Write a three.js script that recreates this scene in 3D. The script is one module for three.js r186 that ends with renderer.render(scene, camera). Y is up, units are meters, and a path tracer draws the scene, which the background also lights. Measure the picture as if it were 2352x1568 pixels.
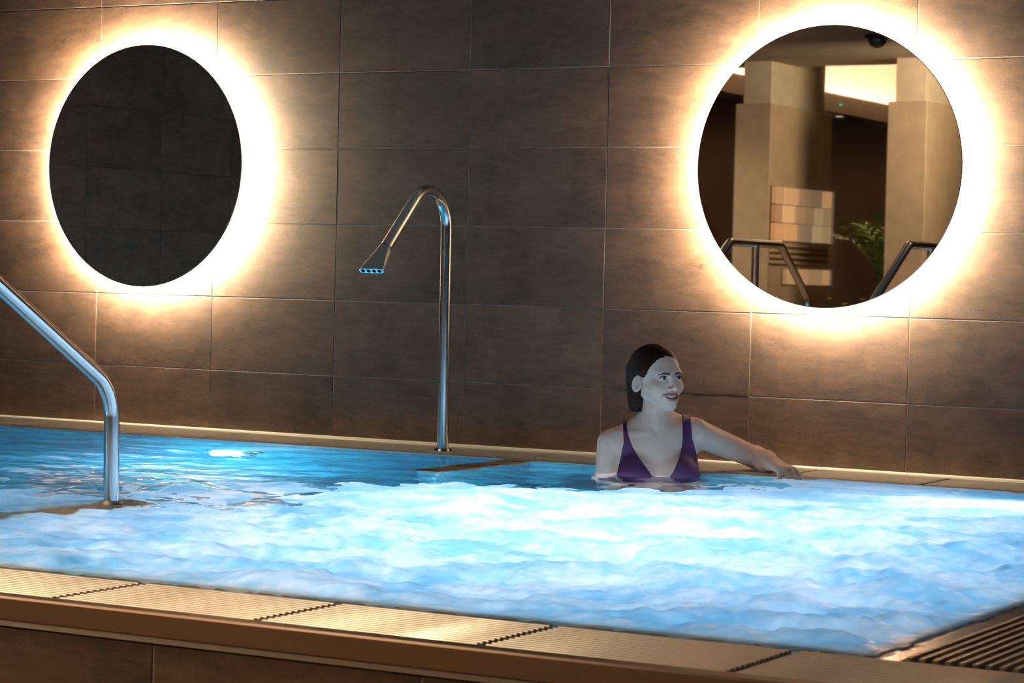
import * as THREE from 'three';
import { RectAreaLightUniformsLib } from 'three/addons/lights/RectAreaLightUniformsLib.js';
import { mergeGeometries, mergeVertices } from 'three/addons/utils/BufferGeometryUtils.js';

// ------------------------------------------------------------------ camera, exposure
const renderer = new THREE.WebGLRenderer({ antialias: true });
renderer.toneMapping = THREE.LinearToneMapping;
renderer.toneMappingExposure = 1.0;
renderer.shadowMap.enabled = true;
RectAreaLightUniformsLib.init();
const scene = new THREE.Scene();
scene.background = new THREE.Color(0x000000);

const camera = new THREE.PerspectiveCamera(2 * Math.atan(784 / 5577.8) * 180 / Math.PI, 2352 / 1568, 0.1, 60);
camera.position.set(6.5317, 1.4615, 8.0803);
{
  const m = new THREE.Matrix4().makeBasis(
    new THREE.Vector3(0.87214637, 0.02373559, -0.48866894),
    new THREE.Vector3(-0.03430739, 0.99933076, -0.0126903),
    new THREE.Vector3(0.48804069, 0.02783276, 0.872377));
  camera.quaternion.setFromRotationMatrix(m);
}
camera.filmGauge = 36;
camera.setFocalLength(85.37);
camera.fov = 2 * Math.atan(784 / 5577.8) * 180 / Math.PI;
camera.updateProjectionMatrix();
camera.focus = 8.4;
camera.userData.fStop = 12;

// light levels, tuned together
const WARM = new THREE.Color().setRGB(1.0, 0.84, 0.55);       // mirror and cove strips
const WARM2 = new THREE.Color().setRGB(1.0, 0.74, 0.46);      // ceiling downlights
const AQUA = new THREE.Color().setRGB(0.86, 0.87, 1.0);       // underwater lamps
const BLUE = new THREE.Color().setRGB(0.34, 0.78, 1.0);
const LEVEL = { mirror: 2050, cove: 600, down: 15, jacuzzi: 2.9, lap: 3.8 };

// ------------------------------------------------------------------ helpers
function rng(seed) { let s = seed >>> 0; return () => { s = (s + 0x6D2B79F5) | 0; let t = Math.imul(s ^ (s >>> 15), 1 | s); t = (t + Math.imul(t ^ (t >>> 7), 61 | t)) ^ t; return ((t ^ (t >>> 14)) >>> 0) / 4294967296; }; }
const PERM = (() => { const r = rng(7), p = new Uint8Array(512), a = [...Array(256).keys()]; for (let i = 255; i > 0; i--) { const j = Math.floor(r() * (i + 1)); [a[i], a[j]] = [a[j], a[i]]; } for (let i = 0; i < 512; i++) p[i] = a[i & 255]; return p; })();
const fade = t => t * t * t * (t * (t * 6 - 15) + 10), mix = (a, b, t) => a + (b - a) * t;
const clamp = (x, a = 0, b = 1) => Math.min(b, Math.max(a, x));
const sstep = (a, b, x) => { const t = clamp((x - a) / (b - a)); return t * t * (3 - 2 * t); };
const GX = new Float64Array(256), GY = new Float64Array(256);
for (let i = 0; i < 256; i++) { const a = (i & 15) / 16 * Math.PI * 2; GX[i] = Math.cos(a) * 1.41; GY[i] = Math.sin(a) * 1.41; }
function n2(x, y) {                                    // gradient noise, about -1..1
  const xi = Math.floor(x), yi = Math.floor(y), fx = x - xi, fy = y - yi, u = fx * fx * fx * (fx * (fx * 6 - 15) + 10), v = fy * fy * fy * (fy * (fy * 6 - 15) + 10);
  const p0 = PERM[xi & 255] + yi, p1 = PERM[(xi + 1) & 255] + yi;
  const a = PERM[p0 & 255], b = PERM[p1 & 255], c = PERM[(p0 + 1) & 255], d = PERM[(p1 + 1) & 255];
  const q = GX[a] * fx + GY[a] * fy, r = GX[b] * (fx - 1) + GY[b] * fy, s = GX[c] * fx + GY[c] * (fy - 1), t = GX[d] * (fx - 1) + GY[d] * (fy - 1);
  const l = q + (r - q) * u, m = s + (t - s) * u; return l + (m - l) * v;
}
function fbm(x, y, o = 4, gain = 0.5) { let a = 1, s = 0, t = 0; for (let i = 0; i < o; i++) { s += a * n2(x, y); t += a; a *= gain; x = x * 2.03 + 17.3; y = y * 2.03 + 9.1; } return s / t; }

const taken = {};
function numbered(n) { const k = taken[n] = (taken[n] ?? -1) + 1; return k ? `${n}_${String(k).padStart(3, '0')}` : n; }
function mesh(name, geo, mat, parent) {
  const m = new THREE.Mesh(geo, mat); m.name = parent && parent !== scene ? name : numbered(name);
  m.castShadow = m.receiveShadow = true; (parent || scene).add(m); return m;
}
function thing(name, label, category, pos = [0, 0, 0], group) {
  const g = new THREE.Group(); g.name = numbered(name); g.position.set(...pos); g.userData = { label, category };
  if (group) g.userData.group = group; scene.add(g); return g;
}
function struct(o, label, category) { o.userData = { kind: 'structure', label, category }; return o; }
function box(x0, x1, y0, y1, z0, z1) { const g = new THREE.BoxGeometry(x1 - x0, y1 - y0, z1 - z0); g.translate((x0 + x1) / 2, (y0 + y1) / 2, (z0 + z1) / 2); return g; }
// box with chamfered edges on all sides: hull of three slightly shrunk boxes, 44 triangles
function cbox(w, h, d, c) {
  const a = w / 2, b = h / 2, e = d / 2, P = [], I = [];
  const id = {}; let n = 0;
  for (const sx of [-1, 1]) for (const sy of [-1, 1]) for (const sz of [-1, 1]) for (const k of [0, 1, 2]) {
    P.push(sx * (k === 0 ? a : a - c), sy * (k === 1 ? b : b - c), sz * (k === 2 ? e : e - c)); id[`${sx}${sy}${sz}${k}`] = n++;
  }
  const v = (s, k) => id[`${s[0]}${s[1]}${s[2]}${k}`];
  const tri = (p, q, r) => {
    const A = new THREE.Vector3().fromArray(P, p * 3), B = new THREE.Vector3().fromArray(P, q * 3), C = new THREE.Vector3().fromArray(P, r * 3);
    const N = B.clone().sub(A).cross(C.clone().sub(A)); if (N.dot(A.clone().add(B).add(C)) < 0) I.push(p, r, q); else I.push(p, q, r);
  };
  const quad = (p, q, r, s) => { tri(p, q, r); tri(p, r, s); };
  for (let k = 0; k < 3; k++) {
    const i = (k + 1) % 3, j = (k + 2) % 3;
    for (const s of [-1, 1]) { const c4 = [[-1, -1], [1, -1], [1, 1], [-1, 1]].map(([p, q]) => { const t = []; t[k] = s; t[i] = p; t[j] = q; return v(t, k); }); quad(...c4); }
    for (const p of [-1, 1]) for (const q of [-1, 1]) { const t0 = [], t1 = []; t0[k] = -1; t1[k] = 1; t0[i] = t1[i] = p; t0[j] = t1[j] = q; quad(v(t0, i), v(t1, i), v(t1, j), v(t0, j)); }
  }
  for (const sx of [-1, 1]) for (const sy of [-1, 1]) for (const sz of [-1, 1]) tri(v([sx, sy, sz], 0), v([sx, sy, sz], 1), v([sx, sy, sz], 2));
  let g = new THREE.BufferGeometry(); g.setAttribute('position', new THREE.Float32BufferAttribute(P, 3)); g.setIndex(I);
  g = g.toNonIndexed(); g.computeVertexNormals();
  const p = g.attributes.position, nn = g.attributes.normal, uv = new Float32Array(p.count * 2);
  for (let q = 0; q < p.count; q++) {
    const ax = Math.abs(nn.getX(q)), ay = Math.abs(nn.getY(q)), az = Math.abs(nn.getZ(q));
    const [u, w2] = ay >= ax && ay >= az ? [p.getX(q), p.getZ(q)] : az >= ax ? [p.getX(q), p.getY(q)] : [p.getZ(q), p.getY(q)];
    uv[q * 2] = u; uv[q * 2 + 1] = w2;
  }
  g.setAttribute('uv', new THREE.BufferAttribute(uv, 2)); return g;
}
const at = (g, x, y, z) => { g.translate(x, y, z); return g; };
function span(x0, x1, y0, y1, z0, z1, c = 0.002) { return at(cbox(x1 - x0, y1 - y0, z1 - z0, c), (x0 + x1) / 2, (y0 + y1) / 2, (z0 + z1) / 2); }
// a bent pipe through corner points, each corner rounded with its own radius
function pipe(points, r, bend, radial = 28) {
  const path = new THREE.CurvePath(); const P = points.map(p => new THREE.Vector3(...p)); let last = P[0];
  for (let i = 1; i < P.length - 1; i++) {
    const a = P[i - 1].clone().sub(P[i]).normalize(), b = P[i + 1].clone().sub(P[i]).normalize();
    const ang = Math.acos(clamp(a.dot(b), -1, 1)), R = Array.isArray(bend) ? bend[i - 1] : bend, t = R / Math.tan(ang / 2);
    const s = P[i].clone().addScaledVector(a, t), e = P[i].clone().addScaledVector(b, t);
    path.add(new THREE.LineCurve3(last, s));
    const c = P[i].clone().addScaledVector(a.clone().add(b).normalize(), R / Math.sin(ang / 2)), u = s.clone().sub(c), w = e.clone().sub(c);
    const tot = u.angleTo(w), axis = u.clone().cross(w).normalize(); let prev = s;
    const N = 14; for (let k = 1; k <= N; k++) { const q = c.clone().add(u.clone().applyAxisAngle(axis, tot * k / N)); path.add(new THREE.LineCurve3(prev, q)); prev = q; }
    last = e;
  }
  path.add(new THREE.LineCurve3(last, P[P.length - 1]));
  const pts = [path.curves[0].v1.clone()]; for (const c of path.curves) pts.push(c.v2.clone());
  return sweep(pts, r, radial);
}
function sweep(pts, r, radial = 24) {
  const n = pts.length, pos = [], nor = [], uv = [], idx = []; let N = new THREE.Vector3(), T0 = null, len = 0;
  for (let i = 0; i < n; i++) {
    const T = pts[Math.min(i + 1, n - 1)].clone().sub(pts[Math.max(i - 1, 0)]).normalize();
    if (!T0) { N.set(1, 0, 0); if (Math.abs(T.x) > 0.9) N.set(0, 0, 1); N.addScaledVector(T, -N.dot(T)).normalize(); } else { N.addScaledVector(T, -N.dot(T)).normalize(); len += pts[i].distanceTo(pts[i - 1]); }
    T0 = T; const B = T.clone().cross(N), R = typeof r === 'function' ? r(i / (n - 1)) : r;
    for (let k = 0; k <= radial; k++) { const a = k / radial * Math.PI * 2, d = N.clone().multiplyScalar(Math.cos(a)).addScaledVector(B, Math.sin(a)); pos.push(...pts[i].clone().addScaledVector(d, R).toArray()); nor.push(...d.toArray()); uv.push(len, k / radial * 0.13); }
  }
  for (let i = 0; i < n - 1; i++) for (let k = 0; k < radial; k++) { const a = i * (radial + 1) + k, b = a + radial + 1; idx.push(a, a + 1, b, b, a + 1, b + 1); }
  for (const e of [0, n - 1]) { const c = pos.length / 3; const T = pts[e ? n - 1 : 1].clone().sub(pts[e ? n - 2 : 0]).normalize().multiplyScalar(e ? 1 : -1); pos.push(...pts[e].toArray()); nor.push(...T.toArray()); uv.push(0, 0); const b0 = pos.length / 3; for (let k = 0; k <= radial; k++) { const s = (e * (radial + 1) + k) * 3; pos.push(pos[s], pos[s + 1], pos[s + 2]); nor.push(...T.toArray()); uv.push(0, 0); } for (let k = 0; k < radial; k++) e ? idx.push(c, b0 + k, b0 + k + 1) : idx.push(c, b0 + k + 1, b0 + k); }
  const g = new THREE.BufferGeometry(); g.setAttribute('position', new THREE.Float32BufferAttribute(pos, 3)); g.setAttribute('normal', new THREE.Float32BufferAttribute(nor, 3)); g.setAttribute('uv', new THREE.Float32BufferAttribute(uv, 2)); g.setIndex(idx); return g;
}

// ------------------------------------------------------------------ textures
function texture(w, h, fn, srgb) {
  const d = new Uint8Array(w * h * 4);
  for (let y = 0; y < h; y++) for (let x = 0; x < w; x++) { const c = fn(x, y), i = (y * w + x) * 4; d[i] = clamp(c[0]) * 255; d[i + 1] = clamp(c[1]) * 255; d[i + 2] = clamp(c[2]) * 255; d[i + 3] = 255; }
  const t = new THREE.DataTexture(d, w, h); t.wrapS = t.wrapT = THREE.RepeatWrapping; t.magFilter = THREE.LinearFilter; t.minFilter = THREE.LinearMipmapLinearFilter; t.generateMipmaps = true;
  if (srgb) t.colorSpace = THREE.SRGBColorSpace; t.needsUpdate = true; return t;
}
// atlas of eight stone-look porcelain faces, 2 columns by 4 rows, each 0.6 x 0.3 m
const TW = 640, TH = 320;
const spots = (() => { const r = rng(31); return Array.from({ length: 90 }, () => [r() * 1.2, r() * 1.2, 0.002 + 0.006 * r() * r(), 0.8 + 2.2 * r(), r()]); })();
const tileHeight = new Float32Array(TW * 2 * TH * 4);
const tileMap = texture(TW * 2, TH * 4, (x, y) => {
  const cx = Math.floor(x / TW), cy = Math.floor(y / TH), s = cx * 37.7 + cy * 11.3, u = (x % TW) / TW * 0.6, v = (y % TH) / TH * 0.3;
  const wx = 0.05 * fbm(u * 5 + s, v * 5 - s, 3), wy = 0.03 * fbm(u * 5 - s, v * 7 + s, 3);
  const cloud = fbm(u * 4.2 + wx * 20 + s, v * 7 + wy * 20 + s, 5, 0.55);
  const streak = fbm(u * 9 + s * 1.3, v * 46 + wx * 30 - s, 4, 0.6);
  const grain = fbm(u * 190 + s, v * 230, 2, 0.7);
  const brush = fbm(u * 300, v * 34 + s, 2);
  let crack = 0; const cr = Math.abs(fbm(u * 7 + wx * 40 + s * 2, v * 30 + wy * 60 + s, 4, 0.6)); if (cr < 0.02) crack = (1 - cr / 0.02) * sstep(0.0, 0.25, fbm(u * 3 + s * 3, v * 4 - s, 2));
  let L = 0.37 + 0.14 * cloud + 0.075 * streak + 0.04 * grain + 0.02 * brush - 0.13 * crack;
  for (const [sx, sy, r, k, w] of spots) { const px = cx * 0.6 + u - sx, py = (cy * 0.3 + v - sy) / k, d = Math.hypot(px + 0.0015 * grain, py); if (d < r) L -= 0.10 * (1 - d / r) * (0.4 + w); }
  const tone = 0.5 + 0.5 * fbm(u * 3 - s, v * 3 + s * 2, 3);
  tileHeight[y * TW * 2 + x] = 0.5 + 0.25 * grain + 0.2 * streak - 0.3 * crack + 0.15 * cloud;
  return [L * 1.07 + 0.012 * tone, L * 0.965, L * (0.90 - 0.05 * tone)];
}, true);
const tileBump = texture(TW * 2, TH * 4, (x, y) => { const h = tileHeight[y * TW * 2 + x]; return [h, h, h]; });
const tileRough = texture(TW, TH * 2, (x, y) => { const h = tileHeight[(y * 2) * TW * 2 + x * 2]; const r = 0.62 - 0.22 * (h - 0.5); return [r, r, r]; });
const brushed = texture(512, 512, (x, y) => { const u = x / 512, v = y / 512; const r = 0.5 + 0.22 * fbm(u * 4, v * 256, 2) + 0.16 * fbm(u * 7, v * 9, 4); return [r, r, r]; });
const water_spots = texture(512, 512, (x, y) => { const u = x / 512, v = y / 512; let r = 0.19 + 0.05 * fbm(u * 10, v * 10, 3); const d = fbm(u * 60, v * 60, 2); if (d > 0.42) r += 0.05; return [r, r, r]; });
const plasterMap = texture(512, 512, (x, y) => { const u = x / 512, v = y / 512, l = 0.80 + 0.08 * fbm(u * 8, v * 8, 5) + 0.03 * fbm(u * 90, v * 90, 2); return [l, l * 0.985, l * 0.96]; }, true);

const std = (color, roughness, metalness = 0, extra = {}) => new THREE.MeshStandardMaterial({ color: Array.isArray(color) ? new THREE.Color().setRGB(...color) : color, roughness, metalness, ...extra });
const M = {
  grout: std([0.30, 0.25, 0.20], 0.9),
  darkGrout: std([0.05, 0.04, 0.035], 0.9),
  tile: [[1, 0.99, 0.98], [0.90, 0.89, 0.90], [1.08, 1.05, 1.0], [0.82, 0.82, 0.84]].map(c => new THREE.MeshPhysicalMaterial({ color: new THREE.Color().setRGB(c[0] * 0.66, c[1] * 0.465, c[2] * 0.37), map: tileMap, bumpMap: tileBump, bumpScale: 0.00045, roughness: 0.95, roughnessMap: tileRough })),
  mirror: std([0.80, 0.79, 0.77], 0.015, 1),
  rim: std([0.55, 0.53, 0.5], 0.3, 1),
  housing: std([0.5, 0.5, 0.5], 0.6),
  steel: std([0.62, 0.60, 0.57], 0.9, 1, { roughnessMap: brushed }),
  polished: std([0.66, 0.65, 0.63], 1, 1, { roughnessMap: water_spots }),
  farSteel: std([0.86, 0.80, 0.70], 0.62, 1),
  satin: std([0.66, 0.63, 0.58], 0.42, 1),
  grate: std([0.72, 0.65, 0.56], 0.85, 1, { roughnessMap: brushed }),
  gutter: std([0.03, 0.026, 0.022], 0.8),
  band: std([0.27, 0.185, 0.13], 0.45, 1),
  basin: std([0.05, 0.42, 0.58], 0.45),
  stub: std([0.30, 0.22, 0.15], 0.5),
  rubber: std([0.02, 0.02, 0.02], 0.6),
  black: std([0.015, 0.015, 0.017], 0.12),
  ceilingDark: std([0.16, 0.14, 0.12], 0.55),
  plaster: std([0.62, 0.55, 0.44], 0.85, 0, { map: plasterMap }),
  cladding: std([0.50, 0.40, 0.29], 0.6, 0, { map: plasterMap }),
  darkPanel: std([0.055, 0.035, 0.027], 0.5),
  floor: std([0.16, 0.115, 0.085], 0.5, 0, { map: plasterMap }),
  warmGlow: std([1, 1, 1], 0.5, 0, { emissive: WARM.clone(), emissiveIntensity: 4 }),
  coveGlow: std([1, 1, 1], 0.5, 0, { emissive: WARM.clone(), emissiveIntensity: 4 }),
  aquaGlow: std([1, 1, 1], 0.5, 0, { emissive: AQUA.clone(), emissiveIntensity: 3 }),
  blueGlow: std([1, 1, 1], 0.5, 0, { emissive: BLUE.clone(), emissiveIntensity: 14 }),
};

// ------------------------------------------------------------------ tiled surfaces
const DECK = 0.80, WATER = 0.788;
const tileGeos = {};
function tileGeo(w, h, variant) {                       // front face towards +z, chamfered rim
  const key = [w.toFixed(4), h.toFixed(4), variant].join(); if (tileGeos[key]) return tileGeos[key];
  const c = 0.0012, t = 0.010, a = w / 2, b = h / 2, pos = [], uv = [];
  const u0 = (variant % 2) * 0.5, v0 = Math.floor(variant / 2) * 0.25;
  const V = (x, y, z) => { pos.push(x, y, z); uv.push(u0 + (x + a) / 0.6 * 0.498, v0 + (y + b) / 0.3 * 0.248); };
  const q = (A, B, C, D) => { V(...A); V(...B); V(...C); V(...A); V(...C); V(...D); };
  const f = [[-a + c, -b + c, 0], [a - c, -b + c, 0], [a - c, b - c, 0], [-a + c, b - c, 0]], e = [[-a, -b, -c], [a, -b, -c], [a, b, -c], [-a, b, -c]], k = e.map(([x, y]) => [x, y, -t]);
  q(...f); for (let i = 0; i < 4; i++) { const j = (i + 1) % 4; q(e[i], e[j], f[j], f[i]); q(k[i], k[j], e[j], e[i]); } q(k[3], k[2], k[1], k[0]);
  const g = new THREE.BufferGeometry(); g.setAttribute('position', new THREE.Float32BufferAttribute(pos, 3)); g.setAttribute('uv', new THREE.Float32BufferAttribute(uv, 2)); g.computeVertexNormals();
  return tileGeos[key] = g;
}
// lays tiles over the rectangle a0..a1 along the wall and y0..y1, joints on a 0.6 x 0.3 grid through (aOff, yOff)
function layTiles(parent, a0, a1, y0, y1, aOff, yOff, place, seed, gap = 0.0034) {
  const r = rng(seed);
  for (let i = Math.floor((a0 - aOff) / 0.6 + 1e-6); aOff + i * 0.6 < a1 - 0.01; i++) for (let j = Math.floor((y0 - yOff) / 0.3 + 1e-6); yOff + j * 0.3 < y1 - 0.01; j++) {
    const l = Math.max(a0, aOff + i * 0.6) + gap / 2, rr = Math.min(a1, aOff + (i + 1) * 0.6) - gap / 2, b = Math.max(y0, yOff + j * 0.3) + gap / 2, t = Math.min(y1, yOff + (j + 1) * 0.3) - gap / 2;
    const m = mesh('tile', tileGeo(rr - l, t - b, Math.floor(r() * 8)), M.tile[Math.floor(r() * 4)], parent);
    place(m, (l + rr) / 2, (b + t) / 2, (r() - 0.5) * 0.0009); m.rotateX((r() - 0.5) * 0.003); m.rotateY((r() - 0.5) * 0.002);
  }
}
const CEIL = 2.98, TOP = 3.42, XL = -1.12, XR = 8.6, ZB = 13.6;
{ // back wall behind the pool
  const w = struct(mesh('wall_back', box(XL - 0.2, XR + 0.2, 0, TOP, -0.2, -0.0025), M.grout), 'dark brown stone-look tiled wall behind the pool, carrying two round mirrors', 'wall');
  layTiles(w, XL, 6.6, DECK, CEIL, 0, 2.84 - 3, (m, a, y, d) => m.position.set(a, y, d), 5);
  const l = struct(mesh('wall_left', box(XL - 0.2, XL - 0.0025, 0, TOP, 0, ZB), M.darkGrout), 'dark tiled end wall seen only in the mirrors', 'wall');
  layTiles(l, 0, 6.6, DECK, CEIL, 0.21, 2.84 - 3, (m, a, y, d) => { m.rotation.y = Math.PI / 2; m.position.set(XL + d, y, a); }, 9);
  struct(mesh('wall_right', box(XR, XR + 0.2, 0, TOP, 0, ZB), M.darkPanel), 'dark plain wall on the camera side of the room', 'wall');
  struct(mesh('wall_front', box(XL - 0.2, XR + 0.2, 0, TOP, ZB, ZB + 0.2), M.darkPanel), 'dark far wall facing the pool', 'wall');
  struct(mesh('floor', box(XL - 0.2, XR + 0.2, -0.2, 0, -0.2, ZB + 0.2), M.floor), 'brown floor around the raised pool', 'floor');
  const c = struct(mesh('ceiling', box(XL - 0.2, XR + 0.2, TOP, TOP + 0.2, -0.2, ZB + 0.2), M.plaster), 'pale recessed ceiling washed by the cove light', 'ceiling');
  mesh('lowered_panel', box(XL, XR, CEIL, TOP, 0, 6.5), M.ceilingDark, c);
  mesh('soffit', box(XL, XR, CEIL, TOP, 6.5, 8.12), M.plaster, c);
}

// ------------------------------------------------------------------ round mirrors with a light ring behind
function roundMirror(x, y, label) {
  const t = thing('round_mirror', label, 'mirror', [x, y, 0]);
  const disc = new THREE.CylinderGeometry(0.497, 0.497, 0.005, 160); disc.rotateX(Math.PI / 2); disc.translate(0, 0, 0.0575);
  mesh('mirror_glass', disc, M.mirror, t);
  const rim = new THREE.TorusGeometry(0.4968, 0.0028, 10, 160); rim.translate(0, 0, 0.0572); mesh('rim', rim, M.rim, t);
  const pan = new THREE.CylinderGeometry(0.42, 0.42, 0.054, 96); pan.rotateX(Math.PI / 2); pan.translate(0, 0, 0.028); mesh('back_housing', pan, M.housing, t);
  const strip = new THREE.RingGeometry(0.452, 0.472, 96); strip.rotateY(Math.PI); strip.translate(0, 0, 0.0505); mesh('light_strip', strip, M.warmGlow, t);
  const N = 28, r = 0.462;
  for (let k = 0; k < N; k++) {                          // the strip faces the wall
    const a = k / N * Math.PI * 2, l = new THREE.RectAreaLight(WARM, LEVEL.mirror, 2 * Math.PI * r / N, 0.02);
    l.name = 'light_strip_light'; l.position.set(Math.cos(a) * r, Math.sin(a) * r, 0.048); l.up.set(Math.cos(a), Math.sin(a), 0);
    t.add(l); l.lookAt(new THREE.Vector3(x + Math.cos(a) * (r + 0.12), y + Math.sin(a) * (r + 0.12), -1 + 0.048));
  }
  return t;
}
roundMirror(0.277, 1.871, 'backlit round wall mirror reflecting only dark tiles, nearer the handrail');
roundMirror(3.297, 1.865, 'backlit round wall mirror reflecting pillars and plants, above the bathing woman');

// ------------------------------------------------------------------ pool body
const X0 = -0.74, X1 = 4.97, Z0 = 0.45, Z1 = 3.96, BOT = 0.03;
{
  const p = struct(mesh('floor_pool', box(XL, 6.1, 0, BOT, 0, 4.36), M.basin), 'blue basin bottom of the pool', 'floor');
  const wall = (n, g, lab) => struct(mesh(n, g, M.basin), lab, 'pool wall');
  wall('wall_pool_back', box(XL, 6.1, BOT, 0.775, 0, Z0), 'blue basin wall under the tiled wall');
  wall('wall_pool_front', box(XL, 6.1, BOT, 0.735, Z1, 4.36), 'blue basin wall along the front edge');
  wall('wall_pool_left', box(XL, X0, BOT, 0.775, Z0, Z1), 'blue basin wall at the far end of the pool');
  wall('wall_pool_right', box(X1, 6.1, BOT, 0.735, Z0, Z1), 'blue basin wall beside the coarse grating');
  struct(mesh('trim_1', span(2.62, 4.7, BOT, 0.33, Z0, 0.86, 0.01), M.basin), 'underwater seat ledge below the woman', 'ledge');
  // short divider walls reaching up to the water line, with brown caps
  const d1 = struct(mesh('wall_divider_back', span(2.265, 2.355, BOT, 0.765, Z0, 1.10, 0.01), M.basin), 'low divider wall under the tall water spout', 'divider');
  mesh('cap', span(2.25, 2.37, 0.765, 0.793, Z0 - 0.02, 1.115, 0.004), M.stub, d1);
  const d2 = struct(mesh('wall_divider_front', span(2.265, 2.355, BOT, 0.765, 2.66, Z1, 0.01), M.basin), 'low divider wall carrying the near handrail', 'divider');
  mesh('cap', span(2.24, 2.38, 0.765, 0.794, 2.64, Z1 + 0.02, 0.004), M.stub, d2);
  // outer front face: steel band over large tiles
  const f = struct(mesh('wall_plinth', box(XL, 6.1, 0, 0.735, 4.36, 4.3735), M.grout), 'tiled outer face of the raised pool below the steel band', 'wall');
  layTiles(f, XL, 6.1, 0, 0.741, 3.69, 0.741 - 3, (m, a, y, d) => m.position.set(a, y, 4.376 + d), 12, 0.005);
}

// ------------------------------------------------------------------ deck gratings
const ribCache = {};
function ribGeo(len, w, h, c) { const k = [len.toFixed(3), w, h].join(); return ribCache[k] ||= cbox(len, h, w, c); }
{
  // gutter tray and lips
  struct(mesh('trim_2', span(XL, 6.1, 0.775, 0.7965, 0.425, Z0 + 0.005, 0.003), M.steel), 'steel overflow lip along the tiled wall', 'pool edge');
  struct(mesh('trim_3', span(XL, 6.1, 0.775, DECK, 0.0, 0.105, 0.002), M.farSteel), 'steel strip at the foot of the tiled wall', 'pool edge');
  struct(mesh('trim_4', span(XL, 6.1, 0.735, 0.7865, Z1 - 0.005, 4.035, 0.004), M.stub), 'brown overflow lip along the front edge, just under water', 'pool edge');
  struct(mesh('trim_5', span(XL, 6.1, 0.752, DECK, 4.335, 4.385, 0.004), M.band), 'brown steel band capping the front of the pool', 'pool edge');
  struct(mesh('trim_6', span(X1 - 0.005, 5.055, 0.735, 0.7865, Z0, Z1, 0.004), M.stub), 'brown overflow lip beside the coarse grating, just under water', 'pool edge');
  struct(mesh('trim_7', box(XL, 6.1, 0.742, 0.752, 4.36, 4.383), M.grout), 'pale joint under the steel band', 'joint');
  const ordinal = ['', 'first', 'second', 'third', 'fourth', 'fifth', 'sixth', 'seventh', 'eighth', 'ninth'];
  const panel = (x0, x1, z0, z1, label, group, single) => {
    const t = thing('deck_grating', label, 'grating', [(x0 + x1) / 2, 0.775, (z0 + z1) / 2], group), L = x1 - x0 - 0.016, W = z1 - z0, n = Math.round(W / 0.021), p = W / n;
    mesh('tray', at(new THREE.BoxGeometry(L, 0.004, W), 0, 0.002, 0), M.gutter, t);
    if (single) for (let i = 0; i < n; i++) { const m = mesh('rib', ribGeo(L, 0.0135, 0.020, 0.002), M.grate, t); m.position.set(0, 0.0148, -W / 2 + p * (i + 0.5)); }
    else { const gs = []; for (let i = 0; i < n; i++) gs.push(at(ribGeo(L, 0.0135, 0.020, 0.002).clone(), 0, 0.0148, -W / 2 + p * (i + 0.5))); mesh('ribs', mergeGeometries(gs), M.farSteel, t); }
    for (const s of [-1, 1]) mesh('end_bar', at(cbox(0.006, 0.017, W, 0.001), s * (L / 2 + 0.004), 0.0095, 0), M.gutter, t);
  };
  for (let k = -3; k <= 9; k++) { const x = 0.89 + (k - 0) * 0.4875 - 0.004; const a = Math.max(XL + 0.01, x - 0.4875), b = x; if (b < XL + 0.1) continue; const n = k - 3;   // the panel k = 3 lies under the spout
    panel(a, b, 0.108, 0.423, n === 0 ? 'fine ribbed wall-side grating panel directly under the water spout' : `fine ribbed wall-side grating panel, ${ordinal[Math.abs(n)]} from the spout towards the ${n < 0 ? 'dark' : 'pillar-reflecting'} mirror`, 'gratings by the tiled wall', false); }
  for (let k = -4; k <= 5; k++) { const x = 3.41 + k * 0.487; panel(x, x + 0.487, 4.038, 4.332, k > 3 ? `ribbed front-edge grating panel, ${ordinal[k - 3]} past the corner, in front of the coarse grating` : `ribbed front-edge grating panel, ${ordinal[4 - k]} from the coarse grating towards the handrail`, 'gratings on the front edge', true); }
  // coarse grating on the right: ribs along z
  for (const [z0, z1, lab] of [[3.03, 4.025, 'coarse slotted steel grating meeting the front grating at the pool corner'], [2.02, 3.015, 'coarse slotted steel grating at the pool side, further from the front edge']]) {
    const t = thing('side_grating', lab, 'grating', [5.06, 0.772, (z0 + z1) / 2]), L = z1 - z0;
    mesh('tray', at(new THREE.BoxGeometry(0.66, 0.004, L), 0.33, 0.002, 0), M.gutter, t);
    const g = cbox(0.0125, 0.028, L - 0.006, 0.002);
    for (let i = 0; i < 27; i++) mesh('slat', g, M.grate, t).position.set(0.015 + i * 0.0243, 0.018, 0);
    for (const dz of [-0.28, 0.28]) mesh('cross_bar', at(cbox(0.65, 0.012, 0.016, 0.001), 0.33, 0.012, dz), M.grate, t);
  }
  struct(mesh('trim_8', span(5.725, 6.1, 0.735, DECK, 0.43, 4.36, 0.004), M.floor), 'brown deck beyond the coarse grating', 'deck');
  struct(mesh('trim_9', span(XL, X0 + 0.005, 0.775, 0.797, Z0, Z1, 0.004), M.grate), 'steel deck strip at the far end of the pool', 'pool edge');
  mesh('gutter_tray', box(XL, 6.1, 0.735, 0.775, 4.03, 4.337), M.gutter).userData = { kind: 'structure', label: 'dark gutter under the front gratings', category: 'gutter' };
  mesh('gutter_tray', box(5.055, 5.725, 0.735, 0.772, 0.46, 4.028), M.gutter).userData = { kind: 'structure', label: 'dark gutter under the coarse grating', category: 'gutter' };
}

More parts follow.
